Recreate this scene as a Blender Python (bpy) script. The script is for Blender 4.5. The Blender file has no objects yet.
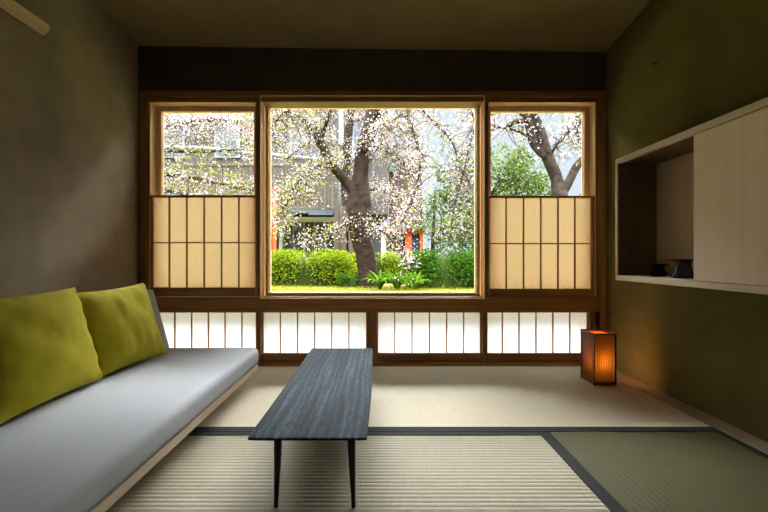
import bpy, bmesh, math, random
from mathutils import Vector, Matrix, noise
random.seed(7)
S = bpy.context.scene
COL = S.collection
F = 400.0; CX = 378.0; CY = 257.0; D = 3.67; FH = 1.0

# ------------------------------------------------------------ measuring helpers
def P(px, py, d):
    return Vector(((px-CX)*d/F, d, FH-(py-CY)*d/F))
def fx(px): return (px-CX)*D/F
def fz(py): return FH-(py-CY)*D/F

# ------------------------------------------------------------ materials
def mat(name, col, rough=0.6, spec=0.3):
    m = bpy.data.materials.new(name); m.use_nodes = True
    b = m.node_tree.nodes['Principled BSDF']
    b.inputs['Base Color'].default_value = (*col, 1)
    b.inputs['Roughness'].default_value = rough
    b.inputs['Specular IOR Level'].default_value = spec
    return m
def N(m, t, **kw):
    n = m.node_tree.nodes.new(t)
    for k, v in kw.items(): setattr(n, k, v)
    return n
def L(m, a, b): m.node_tree.links.new(a, b)
def coords(m, scale, rot=(0, 0, 0), kind='Object'):
    tc = N(m, 'ShaderNodeTexCoord'); mp = N(m, 'ShaderNodeMapping')
    L(m, tc.outputs[kind], mp.inputs['Vector'])
    mp.inputs['Scale'].default_value = scale; mp.inputs['Rotation'].default_value = rot
    return mp.outputs['Vector']
def ramp(m, fac, stops):
    r = N(m, 'ShaderNodeValToRGB')
    e = r.color_ramp.elements
    while len(e) < len(stops): e.new(0.5)
    for el, (p, c) in zip(e, stops):
        el.position = p; el.color = (*c, 1)
    L(m, fac, r.inputs['Fac']); return r.outputs['Color']
def noisy(name, c0, c1, scale=(8, 8, 8), rough=0.7, spec=0.25, bump=0.0, bdist=0.002, detail=6, p0=0.3, p1=0.7, nscale=1.0, bscale=None):
    m = mat(name, c0, rough, spec); b = m.node_tree.nodes['Principled BSDF']
    v = coords(m, scale)
    n = N(m, 'ShaderNodeTexNoise'); n.inputs['Scale'].default_value = nscale; n.inputs['Detail'].default_value = detail
    L(m, v, n.inputs['Vector'])
    L(m, ramp(m, n.outputs['Fac'], [(p0, c0), (p1, c1)]), b.inputs['Base Color'])
    if bump:
        src = n
        if bscale:
            src = N(m, 'ShaderNodeTexNoise'); src.inputs['Scale'].default_value = 1; src.inputs['Detail'].default_value = 4
            L(m, coords(m, bscale), src.inputs['Vector'])
        bp = N(m, 'ShaderNodeBump'); bp.inputs['Strength'].default_value = bump; bp.inputs['Distance'].default_value = bdist
        L(m, src.outputs['Fac'], bp.inputs['Height']); L(m, bp.outputs['Normal'], b.inputs['Normal'])
    return m
def wood(name, c0, c1, axis, rough=0.45, f=38, spec=0.3):
    sc = [f, f, f]; sc['XYZ'.index(axis)] = 1.6
    return noisy(name, c0, c1, tuple(sc), rough, spec, 0.15, 0.001, 5)

plaster_l = noisy('plaster_grey_olive', (.245, .198, .137), (.31, .255, .178), (5, 5, 5), .95, .08, .55, .006, 8, bscale=(70, 70, 70))
plaster_r = noisy('plaster_olive', (.115, .096, .032), (.15, .125, .042), (4, 4, 4), .95, .08, .3, .004, 8, bscale=(70, 70, 70))
plaster_f = noisy('plaster_shaded', (.075, .062, .036), (.10, .082, .048), (4, 4, 4), .95, .05, .3, .003, 8, bscale=(70, 70, 70))  # shade above the windows put into a darker plaster colour
plaster_c = noisy('plaster_ceiling', (.20, .155, .07), (.245, .19, .085), (3, 3, 3), .95, .05, .2, .003, 6, bscale=(60, 60, 60))
W0, W1 = (.26, .115, .032), (.38, .185, .06)
wood_x = wood('cedar_x', W0, W1, 'X'); wood_z = wood('cedar_z', W0, W1, 'Z')
lit_x = wood('lit_cedar_x', (.78, .50, .26), (.88, .62, .36), 'X'); lit_z = wood('lit_cedar_z', (.78, .50, .26), (.88, .62, .36), 'Z')  # frame cedar with daylight on the reveals put into a paler colour
pale_y = wood('pale_ash_y', (.62, .50, .36), (.70, .58, .43), 'Y', .5)
pale_z = wood('pale_ash_z', (.78, .62, .48), (.88, .71, .56), 'Z', .5, 22)
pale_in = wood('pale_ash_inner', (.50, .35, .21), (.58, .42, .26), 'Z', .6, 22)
shaded_in = wood('shaded_veneer', (.075, .05, .022), (.10, .068, .03), 'Z', .6, 22)  # darker veneer, with the open bay's shade also put into its colour
rail_wood = wood('rail_wood', (.62, .44, .28), (.72, .52, .35), 'Y', .5)
edge_wood = wood('edge_board_wood', (.30, .22, .15), (.36, .27, .19), 'Y', .5)
floorboard = wood('floor_board', (.25, .17, .10), (.32, .22, .13), 'X')
black_leg = mat('black_lacquer', (.006, .006, .007), .4, .4)
vase_m = noisy('dark_blue_glaze', (.008, .010, .018), (.014, .018, .032), (30, 30, 30), .2, .3)
hook_m = mat('dark_iron', (.05, .04, .03), .5)
cloth_edge = noisy('tatami_border_cloth', (.022, .024, .026), (.036, .038, .04), (300, 300, 300), .8, .15, .3, .0006)
sofa_f = noisy('grey_wool', (.44, .465, .51), (.63, .655, .70), (330, 330, 330), .95, .1, .5, .0015, 4)
velvet = noisy('olive_velvet', (.33, .285, .008), (.42, .36, .012), (9, 9, 9), .85, .15, .25, .004, 5, bscale=(26, 26, 14))
velvet.node_tree.nodes['Principled BSDF'].inputs['Sheen Weight'].default_value = .2
velvet.node_tree.nodes['Principled BSDF'].inputs['Sheen Tint'].default_value = (.9, .85, .3, 1)

def tatami(name, along, c0, c1):
    m = mat(name, c0, .6, .18); b = m.node_tree.nodes['Principled BSDF']
    sc = (260, 7, 1) if along == 'X' else (7, 260, 1)     # rush stalks run across the ribs
    n = N(m, 'ShaderNodeTexNoise'); n.inputs['Scale'].default_value = 1; n.inputs['Detail'].default_value = 4
    L(m, coords(m, sc), n.inputs['Vector'])
    L(m, ramp(m, n.outputs['Fac'], [(.3, c0), (.72, c1)]), b.inputs['Base Color'])
    bp = N(m, 'ShaderNodeBump'); bp.inputs['Strength'].default_value = .35; bp.inputs['Distance'].default_value = .001
    L(m, n.outputs['Fac'], bp.inputs['Height']); L(m, bp.outputs['Normal'], b.inputs['Normal'])
    return m
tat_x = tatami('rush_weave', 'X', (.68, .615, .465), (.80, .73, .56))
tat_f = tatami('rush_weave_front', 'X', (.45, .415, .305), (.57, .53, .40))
tat_g = tatami('rush_weave_green_dim', 'Y', (.082, .077, .032), (.118, .108, .048))  # greener rush; lack of sheen along the weave put into the colour

def paper(name, col, t=.6):
    m = bpy.data.materials.new(name); m.use_nodes = True; nt = m.node_tree
    nt.nodes.remove(nt.nodes['Principled BSDF']); out = nt.nodes['Material Output']
    df = N(m, 'ShaderNodeBsdfDiffuse'); tr = N(m, 'ShaderNodeBsdfTranslucent'); mx = N(m, 'ShaderNodeMixShader')
    n = N(m, 'ShaderNodeTexNoise'); n.inputs['Scale'].default_value = 1; n.inputs['Detail'].default_value = 6
    L(m, coords(m, (60, 60, 25)), n.inputs['Vector'])
    c = ramp(m, n.outputs['Fac'], [(.3, tuple(x*.93 for x in col)), (.7, col)])
    L(m, c, df.inputs['Color']); L(m, c, tr.inputs['Color'])
    mx.inputs['Fac'].default_value = t
    L(m, df.outputs[0], mx.inputs[1]); L(m, tr.outputs[0], mx.inputs[2]); L(m, mx.outputs[0], out.inputs['Surface'])
    return m
washi_cream = paper('washi_cream', (.90, .65, .37), .33)
washi_white = paper('washi_white', (.82, .91, 1.0), .26)
lamp_paper = paper('dark_orange_lamp_paper', (.20, .085, .012), .6)
lamp_top = paper('orange_lamp_top', (.60, .15, .03), .6)

def glass_mat():
    m = bpy.data.materials.new('window_glass'); m.use_nodes = True; nt = m.node_tree
    nt.nodes.remove(nt.nodes['Principled BSDF']); out = nt.nodes['Material Output']
    tr = N(m, 'ShaderNodeBsdfTransparent'); gl = N(m, 'ShaderNodeBsdfGlossy'); fr = N(m, 'ShaderNodeFresnel'); mx = N(m, 'ShaderNodeMixShader')
    tr.inputs['Color'].default_value = (.97, .985, .98, 1); gl.inputs['Roughness'].default_value = 0.01; fr.inputs['IOR'].default_value = 1.25
    L(m, fr.outputs[0], mx.inputs['Fac']); L(m, tr.outputs[0], mx.inputs[1]); L(m, gl.outputs[0], mx.inputs[2]); L(m, mx.outputs[0], out.inputs['Surface'])
    return m
glass = glass_mat()

def leafy(name, c0, c1, trans=.4):
    m = bpy.data.materials.new(name); m.use_nodes = True; nt = m.node_tree
    nt.nodes.remove(nt.nodes['Principled BSDF']); out = nt.nodes['Material Output']
    df = N(m, 'ShaderNodeBsdfDiffuse'); tr = N(m, 'ShaderNodeBsdfTranslucent'); mx = N(m, 'ShaderNodeMixShader')
    g = N(m, 'ShaderNodeNewGeometry')
    c = ramp(m, g.outputs['Random Per Island'], [(0, c0), (1, c1)])
    L(m, c, df.inputs['Color']); L(m, c, tr.inputs['Color']); mx.inputs['Fac'].default_value = trans
    L(m, df.outputs[0], mx.inputs[1]); L(m, tr.outputs[0], mx.inputs[2]); L(m, mx.outputs[0], out.inputs['Surface'])
    return m
petal = leafy('cherry_petals', (.20, .16, .165), (.36, .32, .325), .35)
spring_leaf = leafy('spring_leaf', (.10, .12, .006), (.18, .19, .016), .5)
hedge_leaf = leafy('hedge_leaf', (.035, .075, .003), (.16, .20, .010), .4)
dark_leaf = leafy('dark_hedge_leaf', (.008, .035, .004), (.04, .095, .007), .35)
tree_leaf = leafy('tree_leaf', (.016, .036, .006), (.075, .10, .022), .5)
strap_leaf = leafy('strap_leaf', (.035, .09, .006), (.10, .17, .014), .4)
bark = noisy('cherry_bark', (.004, .0024, .0017), (.026, .016, .011), (6, 6, 14), .9, .1, .8, .02, 8)
bark_g = noisy('grey_bark', (.005, .0035, .003), (.03, .022, .018), (7, 7, 12), .9, .1, .8, .02, 8)
twig_m = mat('twig_brown', (.03, .022, .02), .9, .1)
soil = noisy('garden_grass', (.07, .08, .014), (.16, .15, .06), (3, 3, 3), .95, .05, .6, .03, 8, bscale=(25, 25, 25))
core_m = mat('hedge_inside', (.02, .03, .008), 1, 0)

# ------------------------------------------------------------ mesh helpers
class MB:
    def __init__(s): s.v = []; s.f = []; s.mi = []; s.cur = 0
    def face(s, idx): s.f.append(idx); s.mi.append(s.cur)
    def box(s, x0, x1, y0, y1, z0, z1):
        x0, x1 = min(x0, x1), max(x0, x1); y0, y1 = min(y0, y1), max(y0, y1); z0, z1 = min(z0, z1), max(z0, z1)
        s.hexa([(x0, y0, z0), (x1, y0, z0), (x1, y1, z0), (x0, y1, z0), (x0, y0, z1), (x1, y0, z1), (x1, y1, z1), (x0, y1, z1)])
        return s
    def hexa(s, c):
        b = len(s.v); s.v += [tuple(p) for p in c]
        for q in ((0, 3, 2, 1), (4, 5, 6, 7), (0, 1, 5, 4), (1, 2, 6, 5), (2, 3, 7, 6), (3, 0, 4, 7)): s.face([b+i for i in q])
        return s
    def quad(s, a, b, c, d):
        k = len(s.v); s.v += [tuple(a), tuple(b), tuple(c), tuple(d)]; s.face([k, k+1, k+2, k+3])
    def tube(s, pts, rad, n=8, jit=0.0, cap=True):
        rings = []; up = Vector((.13, .31, .94)).normalized()
        pts = [Vector(p) for p in pts]
        for i, p in enumerate(pts):
            t = (pts[min(i+1, len(pts)-1)]-pts[max(i-1, 0)]).normalized()
            a = t.cross(up)
            if a.length < 1e-3: a = t.cross(Vector((1, 0, 0)))
            a.normalize(); b = t.cross(a)
            base = len(s.v)
            for k in range(n):
                th = 2*math.pi*k/n
                r = rad[i]
                if jit: r *= 1+jit*noise.noise((p+Vector((math.cos(th), math.sin(th), 0))*2.3)*2.1)
                s.v.append(tuple(p+(a*math.cos(th)+b*math.sin(th))*r))
            rings.append(base)
        for i in range(len(rings)-1):
            for k in range(n):
                s.face([rings[i]+k, rings[i]+(k+1) % n, rings[i+1]+(k+1) % n, rings[i+1]+k])
        if cap:
            s.face([rings[0]+k for k in range(n)][::-1]); s.face([rings[-1]+k for k in range(n)])
        return s
    def lathe(s, prof, cx=0, cy=0, cz=0, n=40):
        rings = []
        for r, z in prof:
            rings.append(len(s.v))
            for k in range(n):
                th = 2*math.pi*k/n; s.v.append((cx+r*math.cos(th), cy+r*math.sin(th), cz+z))
        for i in range(len(rings)-1):
            for k in range(n):
                s.face([rings[i]+k, rings[i]+(k+1) % n, rings[i+1]+(k+1) % n, rings[i+1]+k])
        s.face([rings[0]+k for k in range(n)][::-1]); s.face([rings[-1]+k for k in range(n)])
        return s
    def build(s, name, m, parent=None, bevel=0.0, smooth=False, seg=2):
        me = bpy.data.meshes.new(name); me.from_pydata(s.v, [], s.f)
        for x in (m if isinstance(m, (list, tuple)) else [m]): me.materials.append(x)
        me.polygons.foreach_set('material_index', s.mi); me.update()
        if smooth: me.polygons.foreach_set('use_smooth', [True]*len(s.f))
        o = bpy.data.objects.new(name, me); COL.objects.link(o)
        if parent:
            o.parent = parent; o.matrix_parent_inverse = Matrix.Translation(-parent.location)
        if bevel:
            b = o.modifiers.new('edge', 'BEVEL'); b.width = bevel; b.segments = seg; b.limit_method = 'ANGLE'; b.angle_limit = .6
        return o
def thing(name, label, cat, loc=(0, 0, 0), group=None):
    o = bpy.data.objects.new(name, None); COL.objects.link(o); o.location = loc; o.empty_display_size = .1
    o['label'] = label; o['category'] = cat
    if group: o['group'] = group
    return o
def tag(o, label, cat, group=None, kind=None):
    o['label'] = label; o['category'] = cat
    if group: o['group'] = group
    if kind: o['kind'] = kind
    return o
def struct(o, label=None, cat=None):
    o['kind'] = 'structure'
    if label: o['label'] = label
    if cat: o['category'] = cat
    return o
def sempty(name, loc, label, cat):
    return struct(thing(name, label, cat, loc))

# ============================================================ THE ROOM
XL, XR, YB, HT = -2.2, 2.09, -1.7, 4.1
struct(MB().box(XL-.15, XR+.15, YB-.15, D+.2, -.14, -.03).build('floor', floorboard), 'board floor beneath the tatami mats', 'floor')
struct(MB().box(XL-.2, XL, YB-.15, D+.2, -.05, HT).build('wall_left', plaster_l), 'rough grey-brown plaster wall behind the sofa', 'wall')
struct(MB().box(XR, XR+.2, YB-.15, D+.2, -.05, HT).build('wall_right', plaster_r), 'dark olive plaster wall carrying the open cabinet', 'wall')
ff = MB()
ff.box(XL, XR, D, D+.18, fz(91.5), 3.2)
ff.box(XL, fx(140), D, D+.18, -.05, fz(91.5)); ff.box(fx(605.5), XR, D, D+.18, -.05, fz(91.5))
struct(ff.build('wall_far', plaster_f), 'plaster wall strip above the window frames, shade put into its colour', 'wall')
r = MB(); r.box(XL, XR, YB-.15, YB, -.05, HT)
struct(r.build('wall_rear', plaster_r), 'plaster wall behind the viewer', 'wall')
def cz(x, y): return 2.935+(x-XL)/(XR-XL)*(-.055)+(D-y)*.14
c = []
for dz in (0, .2):
    for x, y in ((XL-.2, YB-.2), (XR+.2, YB-.2), (XR+.2, D+.2), (XL-.2, D+.2)): c.append((x, y, cz(x, y)+dz))
struct(MB().hexa(c).build('ceiling', plaster_c), 'sloping olive plaster ceiling', 'ceiling')
struct(MB().box(1.968, XR, YB, D-.002, -.03, .006).build('baseboard_right', edge_wood, bevel=.003), 'flat wooden edging board along the olive wall', 'baseboard')
struct(MB().box(XL, -2.12, YB, D-.002, -.03, .006).build('baseboard_left', edge_wood, bevel=.003), 'flat wooden edging board along the grey-brown wall', 'baseboard')

# ---- window woodwork (front plane at Y = D)
def trim(n, boxes, m, label, bevel=.003):
    b = MB()
    for x0, x1, y0, y1, z0, z1 in boxes: b.box(x0, x1, y0, y1, z0, z1)
    return struct(b.build('trim_%d' % n, m, bevel=bevel), label, 'trim')
B = D+.16
trim(1, [(fx(140), fx(605.5), D-.012, B, fz(97.2), fz(91.2)), (fx(149), fx(596), D, B, fz(101.8), fz(97.8))], wood_x, 'brown wooden lintel running over all three windows')
trim(2, [(fx(140), fx(146), D-.012, B, 0, fz(97.2)), (fx(146), fx(149.2), D, B, 0, fz(97.8))], wood_z, 'brown wooden post at the grey-brown wall corner')
trim(3, [(fx(599.6), fx(605.5), D-.012, B, 0, fz(97.2)), (fx(596), fx(599.6), D, B, 0, fz(97.8))], wood_z, 'brown wooden post at the olive wall corner')
trim(4, [(fx(256), fx(260.6), D, B, fz(296.5), fz(101.8))], wood_z, 'narrow post between the paper-screened window near the sofa and picture window')
trim(5, [(fx(484.4), fx(488.4), D, B, fz(297), fz(101.8))], wood_z, 'narrow post between picture window and the window near the cabinet')
trim(6, [(fx(149.2), fx(599.6), D-.006, B, fz(311.8), fz(297.0))], wood_x, 'brown wooden rail under the windows above the low screens')
trim(7, [(fx(149.2), fx(599.6), D-.006, B, 0, fz(362.5))], wood_x, 'wooden sill lying on the floor below the low screens')
trim(8, [(fx(256), fx(261), D-.003, B-.02, fz(362.5), fz(311.8))], wood_z, 'short post between first and second low paper screens from the sofa')
trim(9, [(fx(367.2), fx(376.8), D-.003, B-.02, fz(362.5), fz(311.8))], wood_z, 'short wide post between the two middle low paper screens')
trim(10, [(fx(482.4), fx(487.2), D-.003, B-.02, fz(362.5), fz(311.8))], wood_z, 'short post between the third low screen and lantern-side low screen')
trim(11, [(fx(590.5), fx(596), D+.01, B-.02, fz(362.5), fz(311.8)), (fx(596), fx(599.6), D, B-.02, fz(362.5), fz(297))], wood_z, 'short corner post behind the glowing lantern')
trim(12, [(fx(149.2), fx(154.2), D+.01, B-.02, fz(362.5), fz(311.8))], wood_z, 'short corner post behind the sofa end')

# ---- side windows: reveal lining + recessed sash + pane
def side_window(n, xa, xb, flip, label):
    """xa..xb: opening at the front plane"""
    w = sempty('window_%d' % n, ((xa+xb)/2, D, fz(297)), label, 'window')
    zt, zb = fz(101.8), fz(297)
    R2 = D+.105
    lin = MB(); t = .012
    lin.box(xa+.0005, xa+.006, D+.006, R2+.056, zb, zt); lin.box(xb-.006, xb-.0005, D+.006, R2+.056, zb, zt)
    lin.box(xa+.006, xb-.006, D+.006, R2+.056, zt-.006, zt-.0005)
    lin.build('reveal_lining', lit_z, w)
    sx0, sx1 = (xa+.0065, xb-.0065)
    fwd = .045
    fr = MB()
    fr.box(sx0, sx1, R2, R2+.055, zt-.05, zt-.0065); fr.box(sx0, sx1, R2, R2+.055, zb+.003, zb+.05)
    fr.box(sx0, sx0+fwd, R2, R2+.055, zb+.05, zt-.05); fr.box(sx1-fwd, sx1, R2, R2+.055, zb+.05, zt-.05)
    fr.build('window_frame', lit_z, w, .003)
    MB().box(sx0+fwd-.005, sx1-fwd+.005, R2+.045, R2+.049, zb+.045, zt-.045).build('pane', glass, w)
    return w
side_window(1, fx(149.2), fx(256), False, 'side window above the paper screen beside the grey-brown wall')
side_window(3, fx(488.4), fx(596), True, 'side window above the paper screen beside the olive wall')

# ---- picture window
w2 = sempty('window_2', (fx(372), D, fz(298)), 'wide picture window looking at the old cherry trunk', 'window')
def ring(mb, x0, x1, z0, z1, t, y0, y1):
    mb.box(x0, x1, y0, y1, z1-t, z1); mb.box(x0, x1, y0, y1, z0, z0+t)
    mb.box(x0, x0+t, y0, y1, z0+t, z1-t); mb.box(x1-t, x1, y0, y1, z0+t, z1-t)
m_ = MB(); ring(m_, fx(260.6), fx(484.4), fz(298.6), fz(96.2), .007, D-.03, D+.10)
m_.build('window_frame', lit_x, w2, .003)
m_ = MB(); ring(m_, fx(262.2), fx(482.8), fz(297), fz(97.8), .028, D+.10, D+.125)
m_.build('stop_bead', lit_x, w2, .002)
m_ = MB(); ring(m_, fx(262.2), fx(482.8), fz(297), fz(97.8), .030, D+.125, D+.20)
m_.build('sash', lit_z, w2, .003)
MB().box(fx(264.5), fx(480.5), D+.18, D+.186, fz(294.6), fz(100.2)).build('pane', glass, w2)

# ---- shoji screens
def shoji(x0, x1, zb, zt, cells, bars_z, yf, pap, label, group, stile=(.02, .02), rails=(.06, .02), bar=.011, dep=.03):
    t = thing('shoji_screen', label, 'paper screen', ((x0+x1)/2, yf+dep/2, zb), group)
    f = MB()
    f.box(x0, x0+stile[0], yf, yf+dep, zb, zt); f.box(x1-stile[1], x1, yf, yf+dep, zb, zt)
    xi0, xi1 = x0+stile[0], x1-stile[1]
    f.box(xi0, xi1, yf, yf+dep, zb, zb+rails[0]); f.box(xi0, xi1, yf, yf+dep, zt-rails[1], zt)
    f.build('screen_frame', wood_x, t, .002)
    zi0, zi1 = zb+rails[0], zt-rails[1]
    for x in cells:
        MB().box(x-bar/2, x+bar/2, yf+.004, yf+.019, zi0, zi1).build('lattice_bar', wood_z, t)
    for z in bars_z:
        MB().box(xi0, xi1, yf+.006, yf+.0195, z-bar/2, z+bar/2).build('lattice_bar', wood_x, t)
    p = MB(); yy = yf+.020
    p.quad((xi0, yy, zi0), (xi1, yy, zi0), (xi1, yy, zi1), (xi0, yy, zi1))
    p.build('paper', pap, t)
    return t
def bx(a): return [fx(p) for p in a]
shoji(fx(149.4), fx(255.8), fz(296.6), fz(194.8), bx([168.1, 185.6, 203.1, 220.6, 238.0]), [fz(242.6)], D+.012, washi_cream,
      'cream half-height shoji screen with square lattice beside the grey-brown wall', None, (.020, .010), (.082, .018))
shoji(fx(488.6), fx(595.8), fz(296.8), fz(195.4), bx([506.9, 524.4, 541.8, 559.1, 576.1]), [fz(243.6)], D+.012, washi_cream,
      'cream half-height shoji screen with square lattice above the glowing lantern', None, (.014, .032), (.072, .018))
LO = dict(stile=(.012, .012), rails=(.078, .012), bar=.010)
lows = [(154.2, 256, [172.6, 189.6, 206.5, 223.4, 240.4], 'low white shoji screen directly behind the sofa end'),
        (261, 367.2, [279.3, 296.6, 314, 331.2, 348.6], 'low white shoji screen just behind the far end of the table, sofa side'),
        (376.8, 482.4, [394.9, 412.4, 430, 447.4, 464.6], 'low white shoji screen under the picture window, next past the table'),
        (487.2, 590.5, [503.7, 520.6, 537.7, 554.8, 571.9], 'low white shoji screen partly behind the glowing lantern')]
for a, b, cs, lab in lows:
    shoji(fx(a), fx(b), fz(362.5), fz(311.8), bx(cs), [], D+.03, washi_white, lab, None, **LO)

# ============================================================ TATAMI MATS
def ribbed(name, x0, x1, y0, y1, along, m, parent, pitch=.0285, amp=.0018, top=.0):
    b = MB(); sub = 6
    a0, a1 = (y0, y1) if along == 'X' else (x0, x1)
    n = max(1, round((a1-a0)/pitch)); prof = []
    for i in range(n*sub+1):
        u = i/sub; prof.append((a0+(a1-a0)*u/n, top-amp+amp*abs(math.sin(math.pi*u))**.8))
    for (p, z), (q, z2) in zip(prof, prof[1:]):
        if along == 'X': b.quad((x0, p, z), (x1, p, z), (x1, q, z2), (x0, q, z2))
        else: b.quad((p, y0, z), (q, y0, z2), (q, y1, z2), (p, y1, z))
    # core under the weave
    b.box(x0, x1, y0, y1, -.03, top-amp-.0005)
    return b.build(name, m, parent)
def mat_thing(label, x0, x1, y0, y1, along, m, borders, amp=.0018):
    t = thing('tatami_mat', label, 'tatami mat', ((x0+x1)/2, (y0+y1)/2, -.03))
    ribbed('rush_cover', x0, x1, y0, y1, along, m, t, amp=amp)
    for (a, b, c_, d_) in borders:
        MB().box(a, b, c_, d_, -.004, .0022).build('cloth_border', cloth_edge, t)
    return t
Yb, Ya = D-.015, 2.29
mat_thing('long pale tatami mat lying in front of the windows, under the lantern', -2.12, 1.967, Ya, Yb, 'X', tat_x,
          [(-2.12, 1.967, Ya+.001, Ya+.062)])
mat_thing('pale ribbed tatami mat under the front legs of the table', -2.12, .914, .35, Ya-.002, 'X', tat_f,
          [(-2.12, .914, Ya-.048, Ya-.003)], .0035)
mat_thing('green tatami mat in the corner below the cabinet, weave sheen painted as darker colour', .916, 1.967, .35, Ya-.002, 'Y', tat_g,
          [(.917, .978, .35, Ya-.003), (1.93, 1.966, .35, Ya-.003)], .0012)

# ============================================================ SOFA
def rounded_slab(x0, x1, y0, y1, z0, z1, m, name, parent, bev, seg=5, crown=0.0, xf=None):
    nx, ny = 14, 40
    b = MB()
    ids = {}
    def vid(i, j, k):
        key = (i, j, k)
        if key not in ids:
            x = x0+(x1-x0)*i/nx; y = y0+(y1-y0)*j/ny; z = z1 if k else z0
            if k and crown: z += crown*noise.noise(Vector((x*3, y*2.2, 0)))
            p = Vector((x, y, z))
            if xf: p = xf(p)
            ids[key] = len(b.v); b.v.append(tuple(p))
        return ids[key]
    for i in range(nx):
        for j in range(ny):
            b.face([vid(i, j, 1), vid(i+1, j, 1), vid(i+1, j+1, 1), vid(i, j+1, 1)])
            b.face([vid(i, j, 0), vid(i, j+1, 0), vid(i+1, j+1, 0), vid(i+1, j, 0)])
    for i in range(nx):
        b.face([vid(i, 0, 0), vid(i+1, 0, 0), vid(i+1, 0, 1), vid(i, 0, 1)]); b.face([vid(i+1, ny, 0), vid(i, ny, 0), vid(i, ny, 1), vid(i+1, ny, 1)])
    for j in range(ny):
        b.face([vid(0, j+1, 0), vid(0, j, 0), vid(0, j, 1), vid(0, j+1, 1)]); b.face([vid(nx, j, 0), vid(nx, j+1, 0), vid(nx, j+1, 1), vid(nx, j, 1)])
    o = b.build(name, m, parent, bev, True, seg)
    o.modifiers['edge'].angle_limit = .8
    return o
SY0, SY1, SXF = .75, 3.15, -.945
sofa = thing('low_sofa', 'long low grey fabric sofa on a pale wood base against the grey-brown wall', 'sofa', (-1.45, 1.95, 0))
rounded_slab(-1.90, SXF+.012, SY0, SY1+.01, .158, .292, sofa_f, 'seat_cushion', sofa, .042, 6, .003)
fr = MB(); fr.box(SXF-.03, SXF, SY0, SY1, .116, .157); fr.box(-1.93, -1.90, SY0, SY1, .116, .157)
fr.box(-1.90, SXF-.03, SY0, SY0+.03, .116, .157); fr.box(-1.90, SXF-.03, SY1-.03, SY1, .116, .157); fr.box(-1.90, SXF-.03, SY0+.03, SY1-.03, .125, .15)
fr.build('base_frame', pale_y, sofa, .003)
for x in (-1.14, -1.82):
    for y in (SY0+.15, SY1-.35):
        MB().box(x-.03, x+.03, y, y+.06, .0, .118).build('leg', pale_z, sofa, .003)
def lean(p):   # backrest leans towards the wall
    return Vector((p.x-(p.z-.29)*.28, p.y, p.z))
rounded_slab(-1.81, -1.638, SY0, SY1, .285, .745, sofa_f, 'backrest', sofa, .035, 5, 0, lean)

def cushion(label, bl, br, tl, tr, thick, seed, group=None):
    nu, nv = 40, 40
    b = MB(); nrm = ((br-bl).cross(tl-bl)).normalized()
    if nrm.x < 0: nrm = -nrm
    rows = {}
    for side in (1, -1):
        for i in range(nu+1):
            for j in range(nv+1):
                u, v = i/nu, j/nv; U, V = 2*u-1, 2*v-1
                if side == -1 and (i in (0, nu) or j in (0, nv)):
                    rows[(side, i, j)] = rows[(1, i, j)]; continue
                # edges bow inward, corners stay out
                pu = .5+.5*U*(1-.095*(1-V*V)); pv = .5+.5*V*(1-.06*(1-U*U))
                p = bl*(1-pu)*(1-pv)+br*pu*(1-pv)+tl*(1-pu)*pv+tr*pu*pv
                h = max(0, (1-abs(U)**2.6)*(1-abs(V)**2.6))**.55
                w = noise.noise(Vector((u*4+seed, v*4, seed)))*.009+noise.noise(Vector((u*11, v*5+seed, seed*2)))*.003
                edge = 1-max(abs(U), abs(V))
                pk = math.sin((u if abs(V) > abs(U) else v)*34+seed)*.006*max(0, 1-edge*5)*min(1, edge*20)
                p = p+nrm*side*(thick*.5*h+(w*h*1.6 if side == 1 else w*h*.5)+pk)
                if i in (0, nu) or j in (0, nv): p = p+nrm*noise.noise(Vector((u*6, v*6, seed)))*.008
                rows[(side, i, j)] = len(b.v); b.v.append(tuple(p))
    for side in (1, -1):
        for i in range(nu):
            for j in range(nv):
                q = [rows[(side, i, j)], rows[(side, i+1, j)], rows[(side, i+1, j+1)], rows[(side, i, j+1)]]
                b.face(q if side == 1 else q[::-1])
    o = b.build('cushion', velvet, None, 0, True)
    me = o.data; bm = bmesh.new(); bm.from_mesh(me); bmesh.ops.recalc_face_normals(bm, faces=bm.faces); bm.to_mesh(me); bm.free()
    sb = o.modifiers.new('soft', 'SUBSURF'); sb.levels = 1; sb.render_levels = 1
    return tag(o, label, 'cushion')
V3 = Vector
cushion('olive yellow velvet cushion at the sofa end closer to the windows',
        V3((-1.605, 2.275, .296)), V3((-1.525, 2.90, .298)), V3((-1.765, 2.25, .80)), V3((-1.675, 2.865, .822)), .19, 1.7)
cushion('olive yellow velvet cushion on the near part of the sofa, overlapping the other cushion',
        V3((-1.56, 1.60, .296)), V3((-1.575, 2.30, .297)), V3((-1.71, 1.58, .83)), V3((-1.715, 2.27, .835)), .19, 5.2)

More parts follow.
